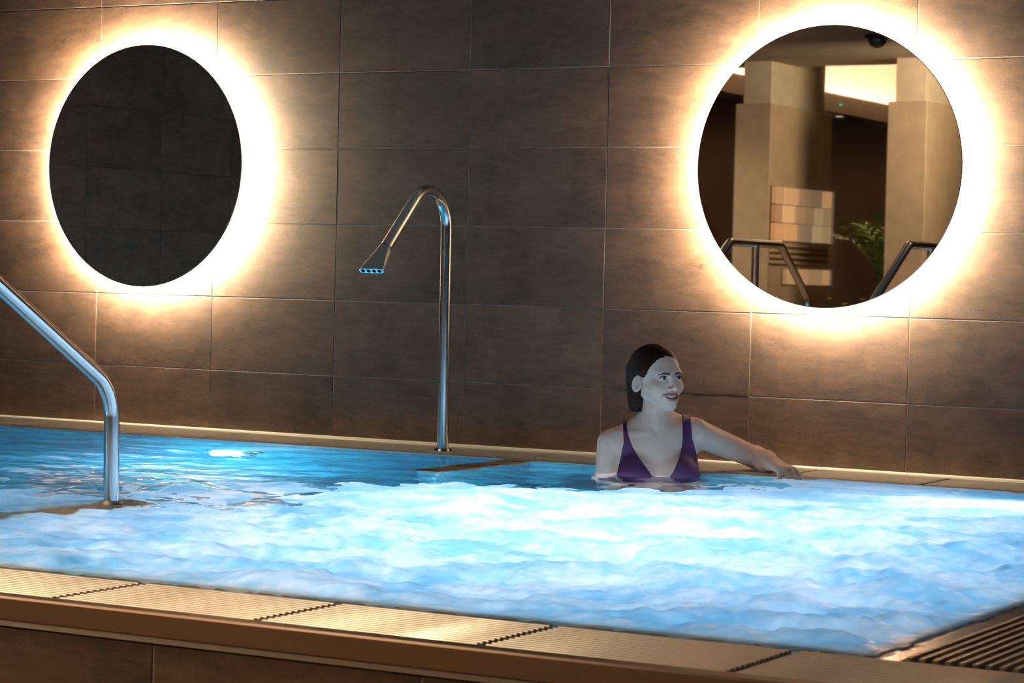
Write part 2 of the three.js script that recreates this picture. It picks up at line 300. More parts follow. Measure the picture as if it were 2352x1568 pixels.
// ------------------------------------------------------------------ water spout
{
  const t = thing('water_spout', 'tall curved steel water spout with a flat four-hole nozzle at the tiled wall', 'spout', [1.921, DECK, 0.345]);
  // vertical pipe, round bend and sloping arm as one swept pipe
  const arm = [0, 0.744, 0.428];
  mesh('pipe', pipe([[0, 0, 0], [0, 1.128, 0.012], [0, 0.744, 0.428]], 0.0218, [0.135]), M.polished, t);
  const flange = new THREE.CylinderGeometry(0.032, 0.034, 0.008, 40); mesh('base_collar', at(flange, 0, 0.004, 0), M.polished, t);
  const dir = new THREE.Vector3(0, 0.744 - 1.128, 0.428 - 0.012).normalize();
  const q = new THREE.Quaternion().setFromUnitVectors(new THREE.Vector3(0, 0, 1), dir);
  const nz = new THREE.Group(); nz.name = 'nozzle'; nz.position.set(...arm); nz.quaternion.copy(q); t.add(nz);
  const ring = new THREE.CylinderGeometry(0.0212, 0.0212, 0.007, 32); ring.rotateX(Math.PI / 2); ring.translate(0, 0, 0.0025); mesh('seal_ring', ring, M.rubber, nz);
  // loft: round section to flat rounded slot
  const S = 14, R = 56, pos = [], idx = [];
  const sec = (k, a) => { const f = sstep(0, 1, k), n = mix(2, 4.5, f), w = mix(0.0235, 0.049, Math.pow(k, 0.9)), h = mix(0.0235, 0.0105, Math.pow(k, 0.8)); const c = Math.cos(a), s = Math.sin(a); const e = 2 / n; return [w * Math.sign(c) * Math.pow(Math.abs(c), e), h * Math.sign(s) * Math.pow(Math.abs(s), e)]; };
  for (let i = 0; i <= S; i++) for (let k = 0; k < R; k++) { const [x, y] = sec(i / S, k / R * 2 * Math.PI); pos.push(x, y, 0.006 + 0.118 * i / S); }
  for (let i = 0; i < S; i++) for (let k = 0; k < R; k++) { const a = i * R + k, b = i * R + (k + 1) % R; idx.push(a, b, a + R, b, b + R, a + R); }
  const c0 = pos.length / 3; pos.push(0, 0, 0.006); for (let k = 0; k < R; k++) idx.push(c0, (k + 1) % R, k);
  const bg = new THREE.BufferGeometry(); bg.setAttribute('position', new THREE.Float32BufferAttribute(pos, 3)); bg.setIndex(idx); bg.computeVertexNormals(); mesh('body', bg, M.satin, nz);
  // end plate with four holes
  const sh = new THREE.Shape(); for (let k = 0; k < R; k++) { const [x, y] = sec(1, k / R * 2 * Math.PI); k ? sh.lineTo(x, y) : sh.moveTo(x, y); }
  for (let i = 0; i < 4; i++) { const h = new THREE.Path(); h.absellipse(-0.0345 + i * 0.023, 0, 0.0085, 0.0072, 0, Math.PI * 2, true); sh.holes.push(h); }
  mesh('end_plate', at(new THREE.ExtrudeGeometry(sh, { depth: 0.012, bevelEnabled: false, curveSegments: 24 }), 0, 0, 0.1125), M.polished, nz);
  mesh('hole_back', at(new THREE.BoxGeometry(0.09, 0.017, 0.002), 0, 0, 0.1), M.rubber, nz);
}

// ------------------------------------------------------------------ handrails of the steps
function handrail(x, label) {
  const t = thing('handrail', label, 'handrail', [x, 0, 0]);
  mesh('rail', pipe([[0, 0.772, 2.765], [0, 1.118, 2.772], [0, 1.655, 3.665], [0, 1.655, 4.335], [0, 1.36, 4.74], [0, 0.0, 4.76]], 0.0213, [0.14, 0.07, 0.07, 0.1]), M.polished, t);
  mesh('post', pipe([[0, DECK, 3.995], [0, 1.2, 3.995], [0, 1.655, 3.995]], 0.0205, [0.05]), M.polished, t);
  const c = new THREE.CylinderGeometry(0.03, 0.034, 0.016, 32); mesh('base_collar', at(c, 0, 0.80, 2.765), M.steel, t);
  const c2 = new THREE.CylinderGeometry(0.036, 0.036, 0.008, 32); mesh('post_collar', at(c2, 0, DECK + 0.003, 3.995), M.steel, t);
  return t;
}
handrail(2.30, 'bent steel handrail standing on the divider cap by the bubbling water');
handrail(1.32, 'bent steel handrail reflected in the mirror beside the glowing panels');

// ------------------------------------------------------------------ underwater lamps
function poolLamp(pos, dir, glow, color, power, label, off = 0.07) {
  const t = thing('pool_light', label, 'lamp', pos); const q = new THREE.Quaternion().setFromUnitVectors(new THREE.Vector3(0, 1, 0), new THREE.Vector3(...dir)); t.quaternion.copy(q);
  const ringP = [[0.075, 0], [0.105, 0], [0.105, 0.006], [0.098, 0.014], [0.082, 0.014], [0.075, 0.008]].map(p => new THREE.Vector2(...p)); ringP.push(ringP[0].clone());
  mesh('bezel', new THREE.LatheGeometry(ringP, 48), M.steel, t);
  mesh('lens', at(new THREE.CylinderGeometry(0.078, 0.078, 0.006, 40), 0, 0.004, 0), glow, t);
  const l = new THREE.PointLight(color, power, 0, 2); l.name = 'lens_light'; l.position.set(0, off, 0); l.shadow.radius = 2.5; l.castShadow = true; t.add(l);
}
poolLamp([3.82, BOT, 2.1], [0, 1, 0], M.aquaGlow, AQUA, LEVEL.jacuzzi, 'round underwater lamp in the middle of the bubbling bath floor');
poolLamp([2.95, BOT, 1.85], [0, 1, 0], M.aquaGlow, AQUA, LEVEL.jacuzzi * 1.0, 'round underwater lamp in the bath floor between the divider and the woman');
poolLamp([3.3, BOT, 3.05], [0, 1, 0], M.aquaGlow, AQUA, LEVEL.jacuzzi * 0.5, 'round underwater lamp in the bath floor near the front divider wall');
poolLamp([4.15, BOT, 3.1], [0, 1, 0], M.aquaGlow, AQUA, LEVEL.jacuzzi * 0.4, 'round underwater lamp in the bath floor near the corner of the coarse grating');
poolLamp([4.2, 0.5, Z0 + 0.41], [0, 0, 1], M.aquaGlow, AQUA, LEVEL.jacuzzi * 0.4, 'round underwater lamp in front of the seat ledge');
poolLamp([1.05, 0.34, Z0], [0, 0, 1], M.blueGlow, BLUE, LEVEL.lap, 'round underwater lamp in the back basin wall below the dark mirror');
poolLamp([1.2, 0.42, Z1], [0, 0, -1], M.blueGlow, BLUE, LEVEL.lap * 0.7, 'round underwater lamp in the front basin wall between the handrails');

// ------------------------------------------------------------------ water and foam
function foaminess(x, z) {                               // > 0 is foam
  const n = fbm(x * 3.1 + 4, z * 3.1, 4, 0.55), n3 = fbm(x * 9 + 14, z * 9 - 3, 3, 0.6);
  const edge = mix(2.55, 3.0, sstep(1.3, 2.7, z)) - 0.7 * sstep(2.6, 3.1, z) - 0.05;   // foam begins right of this line
  let b = sstep(-1.15, 0.35, x - edge) * 1.6 - 0.85;
  b -= 1.1 * sstep(1.75, 1.25, z) * sstep(3.6, 2.9, x);   // clearer by the seat and the spout
  b -= 0.35 * sstep(1.35, 0.9, z);
  b -= 0.55 * sstep(2.05, 1.65, z) * sstep(2.6, 2.2, x);
  b += 0.25 * sstep(2.3, 3.0, z) * sstep(1.4, 2.2, x);
  b += 0.62 * sstep(1.5, 2.1, z) * sstep(0.2, 0.9, x) * sstep(2.6, 2.2, x);
  b -= 0.2 * sstep(4.05, 4.75, x) * sstep(1.9, 2.9, z);
  const band = sstep(1.2, 0.1, Math.abs(x - edge + 0.15)); b += band * (0.55 * fbm(x * 6.5 + 31, z * 6.5, 3, 0.6) - 0.10);
  const rim = Math.max(z - 3.992, x - 5.002); b += 1.2 * sstep(-0.10, -0.03, rim) - 9 * sstep(-0.012, 0.03, rim + 0.02 * n3);
  return b + 0.75 * n + 0.42 * n3;
}
function waterHeight(x, z, f) {
  const turb = sstep(-0.9, 0.9, f) * sstep(1.0, 2.0, z) * (0.35 + 0.65 * sstep(2.3, 3.2, x)), calm = 1 - turb;
  const edge = sstep(0, 0.12, Math.min(z - Z0, Z1 + 0.04 - z, X1 + 0.04 - x, x - X0));
  const w = 0.0024 * Math.sin(x * 9 + z * 23 + 2 * n2(x * 2, z * 2)) + 0.0050 * fbm(x * 2.6, z * 5.5, 3, 0.5) + 0.0048 * fbm(x * 8, z * 15 + 5, 3, 0.55);
  const b1 = fbm(x * 2.6 + 3, z * 2.6, 3, 0.5), b2 = fbm(x * 7.5, z * 7.5 + 8, 3, 0.55), b3 = fbm(x * 26, z * 26 + 8, 3, 0.6);
  return WATER + (0.004 + 0.0 * calm) + edge * (w * (1 + turb) + turb * (0.010 + 0.034 * b1 + 0.020 * b2 + 0.0075 * b3));
}
{
  const step = 0.0105, xa = X0 - 0.004, xb = X1 + 0.078, za = Z0 - 0.004, zb = Z1 + 0.072;
  const nx = Math.ceil((xb - xa) / step), nz = Math.ceil((zb - za) / step), F = new Float32Array((nx + 1) * (nz + 1)), H = new Float32Array(F.length);
  const X = i => xa + (xb - xa) * i / nx, Z = j => za + (zb - za) * j / nz;
  for (let j = 0; j <= nz; j++) for (let i = 0; i <= nx; i++) { const k = j * (nx + 1) + i, f = foaminess(X(i), Z(j)); F[k] = f; H[k] = waterHeight(X(i), Z(j), f) + 0.004 * sstep(0, 0.25, f); }
  const make = () => ({ pos: [], uv: [], idx: [], map: new Map() });
  const clear = make(), foam = make();
  const vert = (o, key, x, y, z) => { let v = o.map.get(key); if (v === undefined) { v = o.pos.length / 3; o.pos.push(x, y, z); o.uv.push(x, z); o.map.set(key, v); } return v; };
  const corner = (o, i, j) => { const k = j * (nx + 1) + i; return vert(o, k, X(i), H[k], Z(j)); };
  const cut = (o, a, b) => { const ka = a[1] * (nx + 1) + a[0], kb = b[1] * (nx + 1) + b[0]; if (ka > kb) return cut(o, b, a); const t = F[ka] / (F[ka] - F[kb]); return vert(o, ka * 4194304 + kb + 1e13, mix(X(a[0]), X(b[0]), t), mix(H[ka], H[kb], t), mix(Z(a[1]), Z(b[1]), t)); };
  const tri = (a, b, c) => {
    const V = [a, b, c], s = V.map(v => F[v[1] * (nx + 1) + v[0]] > 0);
    for (const [o, want] of [[foam, true], [clear, false]]) {
      const poly = []; for (let k = 0; k < 3; k++) { const n = (k + 1) % 3; if (s[k] === want) poly.push(corner(o, ...V[k])); if (s[k] !== s[n]) poly.push(cut(o, V[k], V[n])); }
      for (let k = 1; k + 1 < poly.length; k++) o.idx.push(poly[0], poly[k], poly[k + 1]);
    }
  };
  for (let j = 0; j < nz; j++) for (let i = 0; i < nx; i++) { tri([i, j], [i, j + 1], [i + 1, j]); tri([i + 1, j], [i, j + 1], [i + 1, j + 1]); }
  const build = o => { const g = new THREE.BufferGeometry(); g.setAttribute('position', new THREE.Float32BufferAttribute(o.pos, 3)); g.setAttribute('uv', new THREE.Float32BufferAttribute(o.uv, 2)); g.setIndex(o.idx); g.computeVertexNormals(); return g; };
  const foamMap = texture(1024, 1024, (x, y) => {        // bubble density, 2 m square
    const u = x / 512, v = y / 512, w = 0.3 * fbm(u * 3, v * 3, 3);
    const d = 0.5 + 0.5 * (0.95 * fbm(u * 4 + w, v * 4 - w, 4, 0.52) + 0.35 * fbm(u * 22, v * 22, 3, 0.6)); const k = sstep(0.28, 0.72, d);
    const lin = [mix(0.34, 0.95, k), mix(0.70, 0.98, k), mix(0.88, 0.99, k)]; return lin.map(c => Math.pow(c, 1 / 2.2));
  }, true);
  foamMap.repeat.set(0.5, 0.5);
  const waterMat = new THREE.MeshPhysicalMaterial({ color: 0xffffff, roughness: 0.03, metalness: 0, transmission: 1, thickness: 0.7, ior: 1.33 });
  const foamMat = new THREE.MeshPhysicalMaterial({ color: 0xffffff, map: foamMap, roughness: 1, transmission: 0.55, thickness: 0, ior: 1.33, specularIntensity: 0.15, clearcoat: 1.0, clearcoatRoughness: 0.15 });
  const w = mesh('pool_water', build(clear), waterMat); w.userData = { label: 'clear blue rippling pool water lit from below', category: 'water', kind: 'stuff' };
  const f = mesh('bubbling_foam', build(foam), foamMat); f.userData = { label: 'white and pale aqua bubbling foam churning on the pool', category: 'foam', kind: 'stuff' };
}

// ------------------------------------------------------------------ the bathing woman
{
  const smin = (a, b, k) => { const h = Math.max(k - Math.abs(a - b), 0) / k; return Math.min(a, b) - h * h * k * 0.25; };
  const smax = (a, b, k) => -smin(-a, -b, k);
  const ell = (x, y, z, cx, cy, cz, rx, ry, rz) => { x -= cx; y -= cy; z -= cz; const a = x / rx, b = y / ry, c = z / rz, k0 = Math.sqrt(a * a + b * b + c * c); const d = a / rx, e = b / ry, f = c / rz, k1 = Math.sqrt(d * d + e * e + f * f); return k1 < 1e-9 ? -Math.min(rx, ry, rz) : k0 * (k0 - 1) / k1; };
  const cap = (x, y, z, ax, ay, az, bx, by, bz, ra, rb) => { const ux = bx - ax, uy = by - ay, uz = bz - az, px = x - ax, py = y - ay, pz = z - az; const t = clamp((px * ux + py * uy + pz * uz) / (ux * ux + uy * uy + uz * uz)); return Math.hypot(px - ux * t, py - uy * t, pz - uz * t) - (ra + (rb - ra) * t); };
  // naive surface nets
  function net(sdf, lo, hi, cell, color) {
    const n = [0, 1, 2].map(k => Math.ceil((hi[k] - lo[k]) / cell) + 1), [nx, ny, nz] = n, V = new Float32Array(nx * ny * nz);
    const Bk = 6, far = Bk * cell * 0.87 * 1.6 + 0.006;   // blocks far from the surface keep one value
    for (let k0 = 0; k0 < nz; k0 += Bk) for (let j0 = 0; j0 < ny; j0 += Bk) for (let i0 = 0; i0 < nx; i0 += Bk) {
      const h = (Bk - 1) / 2, d = sdf(lo[0] + (i0 + h) * cell, lo[1] + (j0 + h) * cell, lo[2] + (k0 + h) * cell), skip = Math.abs(d) > far;
      for (let k = k0; k < Math.min(nz, k0 + Bk); k++) for (let j = j0; j < Math.min(ny, j0 + Bk); j++) for (let i = i0; i < Math.min(nx, i0 + Bk); i++) V[(k * ny + j) * nx + i] = skip ? d : sdf(lo[0] + i * cell, lo[1] + j * cell, lo[2] + k * cell);
    }
    const id = new Int32Array(nx * ny * nz).fill(-1), pos = [], idx = [], D = [0, 1, nx, nx + 1, nx * ny, nx * ny + 1, nx * ny + nx, nx * ny + nx + 1];
    const E = [[0, 1], [2, 3], [4, 5], [6, 7], [0, 2], [1, 3], [4, 6], [5, 7], [0, 4], [1, 5], [2, 6], [3, 7]];
    for (let k = 0; k < nz - 1; k++) for (let j = 0; j < ny - 1; j++) for (let i = 0; i < nx - 1; i++) {
      const b = (k * ny + j) * nx + i; let m = 0; for (let c = 0; c < 8; c++) if (V[b + D[c]] < 0) m |= 1 << c; if (m === 0 || m === 255) continue;
      let x = 0, y = 0, z = 0, q = 0; for (const [p, r] of E) { const a = V[b + D[p]], c = V[b + D[r]]; if ((a < 0) === (c < 0)) continue; const t = a / (a - c); x += (p & 1) + ((r & 1) - (p & 1)) * t; y += (p >> 1 & 1) + ((r >> 1 & 1) - (p >> 1 & 1)) * t; z += (p >> 2 & 1) + ((r >> 2 & 1) - (p >> 2 & 1)) * t; q++; }
      id[b] = pos.length / 3; pos.push(lo[0] + (i + x / q) * cell, lo[1] + (j + y / q) * cell, lo[2] + (k + z / q) * cell);
    }
    const S = [1, nx, nx * ny];
    for (let k = 1; k < nz - 1; k++) for (let j = 1; j < ny - 1; j++) for (let i = 1; i < nx - 1; i++) {
      const b = (k * ny + j) * nx + i; for (let a = 0; a < 3; a++) { const s0 = V[b] < 0, s1 = V[b + S[a]] < 0; if (s0 === s1) continue; const u = S[(a + 1) % 3], v = S[(a + 2) % 3]; const A = id[b - u - v], B = id[b - v], C = id[b], Dd = id[b - u]; if (A < 0 || B < 0 || C < 0 || Dd < 0) continue; s0 ? idx.push(A, B, C, A, C, Dd) : idx.push(A, C, B, A, Dd, C); }
    }
    const N = pos.length / 3, nor = new Float32Array(N * 3), col = color ? new Float32Array(N * 3) : null, e = cell * 0.5;
    for (let v = 0; v < N; v++) {
      let x = pos[v * 3], y = pos[v * 3 + 1], z = pos[v * 3 + 2]; let gx = 0, gy = 0, gz = 0;
      gx = sdf(x + e, y, z) - sdf(x - e, y, z); gy = sdf(x, y + e, z) - sdf(x, y - e, z); gz = sdf(x, y, z + e) - sdf(x, y, z - e); const l = Math.hypot(gx, gy, gz) || 1; nor.set([gx / l, gy / l, gz / l], v * 3);
      if (col) col.set(color(x, y, z), v * 3);
    }
    const g = new THREE.BufferGeometry(); g.setAttribute('position', new THREE.Float32BufferAttribute(pos, 3)); g.setAttribute('normal', new THREE.BufferAttribute(nor, 3)); g.setAttribute('uv', new THREE.BufferAttribute(new Float32Array(N * 2), 2)); if (col) g.setAttribute('color', new THREE.BufferAttribute(col, 3)); g.setIndex(idx); return g;
  }
  // --- head, in its own axes: x to her left, y up, z forward, origin between the ears at eye height
  const smile = x => 0.0085 * Math.min(1.4, (x / 0.032) ** 2);
  const EYE = [0.0305, 0.001, 0.0715];
  const lips = (x, y, z) => { const ax = Math.abs(x), ys = y - smile(ax); return Math.min(cap(ax, ys, z, 0, -0.0570, 0.0960, 0.015, -0.0572, 0.0925, 0.0034, 0.0030), cap(ax, ys, z, 0.015, -0.0572, 0.0925, 0.032, -0.0640, 0.0755, 0.0030, 0.0014), cap(ax, ys, z, 0, -0.0735, 0.0935, 0.016, -0.0727, 0.0895, 0.0043, 0.0036), cap(ax, ys, z, 0.016, -0.0727, 0.0895, 0.032, -0.0652, 0.0755, 0.0036, 0.0014)); };
  function headS(x, y, z) {
    const ax = Math.abs(x); let d = ell(x, y, z, 0, 0.036, -0.018, 0.071, 0.072, 0.090);
    d = smin(d, ell(x, y, z, 0, -0.010, 0.022, 0.0615, 0.086, 0.066), 0.032);
    d = smin(d, cap(ax, y, z, 0.044, -0.053, 0.002, 0.012, -0.094, 0.064, 0.0185, 0.015), 0.028);
    d = smin(d, ell(x, y, z, 0, -0.095, 0.071, 0.017, 0.013, 0.014), 0.02);
    d = smin(d, ell(ax, y, z, 0.042, -0.031, 0.057, 0.022, 0.019, 0.020), 0.026);
    d = smin(d, ell(x, y, z, 0, -0.064, 0.069, 0.035, 0.026, 0.0235), 0.02);
    d = smin(d, ell(ax, y, z, 0.022, 0.018, 0.071, 0.024, 0.008, 0.0105), 0.02);
    d = smax(d, -ell(ax, y, z, EYE[0] - 0.003, -0.001, 0.094, 0.0150, 0.0105, 0.0125), 0.013);
    d = smin(d, cap(x, y, z, 0, 0.014, 0.081, 0, -0.030, 0.1025, 0.0060, 0.0072), 0.013);
    d = smin(d, ell(x, y, z, 0, -0.0340, 0.1045, 0.0085, 0.0075, 0.0085), 0.008);
    d = smin(d, ell(ax, y, z, 0.0115, -0.0375, 0.0945, 0.0055, 0.0055, 0.0080), 0.007);
    d = smax(d, -ell(ax, y, z, 0.0060, -0.0425, 0.0995, 0.0032, 0.0026, 0.0045), 0.002);
    const eb = Math.hypot(ax - EYE[0], y - EYE[1], z - EYE[2]);
    d = smin(d, eb - 0.0140, 0.005);
    d = smax(d, -ell(ax, y, z, EYE[0], EYE[1] - 0.0005, EYE[2] + 0.0145, 0.0128, 0.0050, 0.009), 0.0015);
    d = smin(d, lips(x, y, z), 0.0045);
    d = smax(d, -ell(ax, y - smile(ax), z, 0, -0.0650, 0.0930, 0.0290, 0.0052, 0.0200), 0.002);
    d = smax(d, -cap(ax, y, z, 0.0185, -0.043, 0.0915, 0.0375, -0.060, 0.0765, 0.0008, 0.0006), 0.008);
    // ears
    { const qx = ax - 0.0735, qy = y + 0.019, qz = z + 0.008, c = Math.cos(0.45), s = Math.sin(0.45), ex = qx * c + qz * s, ez = -qx * s + qz * c, t = 0.12, ey = qy * Math.cos(t) + ez * Math.sin(t), e2 = -qy * Math.sin(t) + ez * Math.cos(t);
      let e = ell(ex, ey, e2 - 0.10 * ey, 0.004, 0, -0.002, 0.0080, 0.0300, 0.0195); e = smax(e, -ell(ex, ey, e2, 0.0125, 0.005, -0.001, 0.0080, 0.0210, 0.0125), 0.003); e = smin(e, cap(ex, ey, e2, 0.004, 0.014, -0.004, 0.0045, -0.010, -0.008, 0.0032, 0.0036), 0.004); e = smax(e, -ell(ex, ey, e2, 0.0095, -0.006, 0.002, 0.0085, 0.0105, 0.0085), 0.003); e = smin(e, ell(ex, ey, e2, 0.004, -0.005, 0.0135, 0.004, 0.006, 0.004), 0.004); d = smin(d, e, 0.005); }
    return d;
  }
  const HEAD = new THREE.Matrix4().compose(new THREE.Vector3(0.010, 0.328, 0.004), new THREE.Quaternion().setFromEuler(new THREE.Euler(-0.03, 0.62, 0.02, 'YXZ')), new THREE.Vector3(1, 1, 1)), HI = HEAD.clone().invert().elements;
  const toHead = (x, y, z) => [HI[0] * x + HI[4] * y + HI[8] * z + HI[12], HI[1] * x + HI[5] * y + HI[9] * z + HI[13], HI[2] * x + HI[6] * y + HI[10] * z + HI[14]];
  // --- trunk and limbs, local axes: x along her shoulders, y up from the water line, z to her front
  const SR = [-0.143, 0.098, -0.015], SL = [0.150, 0.140, -0.035], EL = [0.366, 0.050, -0.200], WL = [0.410, 0.046, -0.012];
  function bodyS(x, y, z) {
    let d = ell(x, y, z, 0.018, -0.03, -0.020, 0.142, 0.215, 0.098);
    d = smin(d, cap(x, y, z, -0.095, 0.095, -0.028, 0.11, 0.125, -0.036, 0.052, 0.052), 0.05);
    d = smin(d, cap(x, y, z, 0.006, 0.115, -0.035, 0.010, 0.285, -0.018, 0.052, 0.046), 0.045);
    d = smin(d, cap(x, y, z, 0.004, 0.185, -0.055, SR[0] + 0.02, SR[1] + 0.012, -0.03, 0.034, 0.034), 0.04);
    d = smin(d, cap(x, y, z, 0.010, 0.185, -0.055, SL[0] - 0.02, SL[1] + 0.008, -0.045, 0.034, 0.036), 0.04);
    d = smin(d, ell(x, y, z, -0.058, -0.012, 0.062, 0.066, 0.064, 0.050), 0.03);
    d = smin(d, ell(x, y, z, 0.096, -0.004, 0.060, 0.066, 0.064, 0.050), 0.03);
    d = smin(d, cap(x, y, z, 0.0, 0.138, 0.036, SR[0] + 0.03, SR[1] + 0.034, 0.004, 0.007, 0.006), 0.016);   // collar bones
    d = smin(d, cap(x, y, z, 0.028, 0.142, 0.034, SL[0] - 0.025, SL[1] + 0.030, -0.010, 0.007, 0.006), 0.016);
    d = smax(d, -ell(x, y, z, 0.014, 0.148, 0.052, 0.010, 0.009, 0.016), 0.02);
    d = smin(d, cap(x, y, z, 0.002, 0.215, 0.020, 0.012, 0.146, 0.026, 0.006, 0.008), 0.02);
    d = smin(d, ell(x, y, z, 0.015, -0.33, -0.03, 0.165, 0.13, 0.11), 0.10);
    // her right arm hangs into the water
    let a = cap(x, y, z, SR[0], SR[1], SR[2], -0.163, -0.19, 0.0, 0.0475, 0.036); a = smin(a, cap(x, y, z, -0.163, -0.19, 0.0, -0.05, -0.30, 0.17, 0.036, 0.024), 0.02);
    d = smin(d, a, 0.022);
    // her left arm rests on the pool edge
    let b = cap(x, y, z, SL[0], SL[1], SL[2], EL[0] - 0.02, EL[1] + 0.006, EL[2] + 0.02, 0.0485, 0.0385); b = smin(b, cap(x, y, z, EL[0], EL[1], EL[2], 0.392, 0.042, -0.11, 0.0385, 0.0375), 0.02); b = smin(b, cap(x, y, z, 0.392, 0.042, -0.11, WL[0], WL[1], WL[2], 0.0375, 0.0255), 0.02);
    d = smin(d, b, 0.028);
    if (y < -0.2) for (const s of [-1, 1]) { d = smin(d, cap(x, y, z, 0.015 + s * 0.085, -0.36, 0.0, 0.015 + s * 0.10, -0.33, 0.40, 0.080, 0.055), 0.05); d = smin(d, cap(x, y, z, 0.015 + s * 0.10, -0.33, 0.40, 0.015 + s * 0.10, -0.68, 0.42, 0.052, 0.036), 0.03); d = smin(d, cap(x, y, z, 0.015 + s * 0.10, -0.69, 0.41, 0.015 + s * 0.11, -0.715, 0.55, 0.032, 0.022), 0.02); }
    return d;
  }
  // --- left hand: palm and five fingers, curled over the edge into the water
  const fw = new THREE.Vector3(0.46, -0.20, 0.78).normalize(), up = new THREE.Vector3(0.25, 0.9, 0.30); up.addScaledVector(fw, -up.dot(fw)).normalize(); const side = fw.clone().cross(up).normalize();   // side: towards the little finger or thumb
  const hp = (f, u, s) => new THREE.Vector3(...WL).addScaledVector(fw, f).addScaledVector(up, u).addScaledVector(side, s).toArray();
  const bones = [];
  const chain = (pts, rad) => { for (let i = 0; i + 1 < pts.length; i++) bones.push([...pts[i], ...pts[i + 1], rad[i], rad[i + 1]]); };
  const fingers = [[-0.030, 0.088, 0.074], [-0.010, 0.094, 0.083], [0.010, 0.091, 0.078], [0.028, 0.082, 0.062]];
  fingers.forEach(([s, f, L], i) => { chain([hp(f - 0.02, 0.004, s * 0.9), hp(f, 0.004, s), hp(f + L * 0.42, -0.006 - 0.004 * i, s * 1.25), hp(f + L * 0.68, -0.026 - 0.004 * i, s * 1.35), hp(f + L * 0.80, -0.047, s * 1.38)], [0.0098, 0.0098, 0.0086, 0.0078, 0.0066]); });
  const thumb = [hp(0.022, -0.004, -0.024), hp(0.052, -0.012, -0.050), hp(0.078, -0.018, -0.060), hp(0.100, -0.026, -0.060)]; chain(thumb, [0.0135, 0.0115, 0.0100, 0.0078]);
  const palm = [[...hp(-0.01, 0, 0), ...hp(0.03, 0, 0), 0.0245, 0.020], ...[-0.024, -0.008, 0.008, 0.022].map(s => [...hp(0.020, 0, s * 0.7), ...hp(0.086, 0.002, s * 1.2), 0.0145, 0.0120])];
  function handS(x, y, z) {
    const c = (b) => cap(x, y, z, b[0], b[1], b[2], b[3], b[4], b[5], b[6], b[7]);
    let p = c(palm[0]); for (let i = 1; i < palm.length; i++) p = smin(p, c(palm[i]), 0.014);
    let q = 1; for (const b of bones) q = Math.min(q, c(b)); return smin(p, q, 0.006);
  }
  const skin = (x, y, z) => {
    const m = 1 + 0.05 * n2(x * 60, y * 60 + z * 40); let c = [0.78 * m, 0.55 * m, 0.44 * m];
    if (y > 0.21) {
      const [hx, hy, hz] = toHead(x, y, z), ax = Math.abs(hx), l = lips(hx, hy, hz), k = hz > 0.06 ? sstep(0.0026, 0.0004, l) : 0; c = c.map((v, i) => mix(v, [0.50, 0.13, 0.12][i], k));
      const blush = 0.35 * Math.exp(-((ax - 0.046) ** 2 + (hy + 0.028) ** 2 + (hz - 0.062) ** 2) / 0.0006); c = c.map((v, i) => mix(v, [0.58, 0.27, 0.22][i], blush));
      if (hz > 0.055 && hz < 0.0915 && Math.abs(hy + 0.065 - smile(ax)) < 0.0062 && ax < 0.0265 && l > 0.0012) c = [0.10, 0.03, 0.03];
      const ear = sstep(0.068, 0.074, ax) * sstep(0.03, 0.02, hz); c = c.map((v, i) => mix(v, [0.60, 0.30, 0.26][i], 0.45 * ear));
    }
    return c;
  };
  const total = (x, y, z) => { let d = bodyS(x, y, z); if (y > 0.17) { const h = toHead(x, y, z); d = smin(d, headS(...h), 0.012); } return d; };
  const skinMat = new THREE.MeshPhysicalMaterial({ color: 0xffffff, vertexColors: true, roughness: 0.42, specularIntensity: 0.6, sheen: 0.15, sheenRoughness: 0.5, sheenColor: new THREE.Color().setRGB(0.6, 0.4, 0.3) });
  const org = [2.917, WATER + 0.004, 0.62], th = 0.451;
  const person = thing('person', 'person in a purple swimsuit sitting in the bath with one arm along the edge', 'person', org); person.rotation.y = th;
  const parts = [
    net(total, [-0.22, -0.76, -0.27], [0.362, 0.222, 0.60], 0.0078, skin),
    net(total, [-0.10, 0.205, -0.14], [0.135, 0.445, 0.145], 0.0017, skin),
    net((x, y, z) => smin(bodyS(x, y, z), handS(x, y, z), 0.010), [0.342, -0.12, -0.255], [0.56, 0.11, 0.19], 0.0026, skin),
  ];
  mesh('body', mergeGeometries(parts), skinMat, person);
  // --- hair: a shoulder-short bob, parted, tucked behind the ear
  function hairS(x, y, z) {
    let d = ell(x, y, z, 0, 0.036, -0.021, 0.0775, 0.0800, 0.0985);
    d = smin(d, ell(x, y, z, 0, 0.018, -0.030, 0.078, 0.070, 0.088), 0.02);
    d = smax(d, -ell(x, y, z, 0, -0.022, 0.088, 0.108, 0.0985, 0.064), 0.006);
    d = smax(d, -Math.max(y + 0.002 - 0.25 * Math.max(0, 0.022 - z), -(z + 0.020)), 0.008);
    let b = ell(x, y, z, 0, -0.030, -0.070, 0.075, 0.16, 0.038); b = smax(b, -(y + 0.116 + 0.10 * (z + 0.07)), 0.006); b = smax(b, y - 0.04, 0.02); d = smin(d, b, 0.022);
    d = smin(d, cap(x, y, z, 0.071, 0.01, -0.022, 0.066, -0.090, 0.004, 0.010, 0.008), 0.012);
    const part = Math.exp(-(((x + 0.010) / 0.0035) ** 2)) * sstep(0.05, 0.09, y) * sstep(-0.05, 0.0, z); d += 0.0035 * part;
    const strand = y < 0.02 ? n2(x * 190 + 3 * n2(y * 20, z * 20), y * 9 + z * 120) : n2(z * 170 + y * 70, x * 14 + y * 16);
    return d + 0.0011 * strand;
  }
  const hg = net(hairS, [-0.092, -0.128, -0.130], [0.094, 0.124, 0.085], 0.0021); hg.applyMatrix4(HEAD);
  mesh('hair', hg, new THREE.MeshPhysicalMaterial({ color: new THREE.Color().setRGB(0.012, 0.006, 0.0045), roughness: 0.6, specularIntensity: 0.12 }), person);
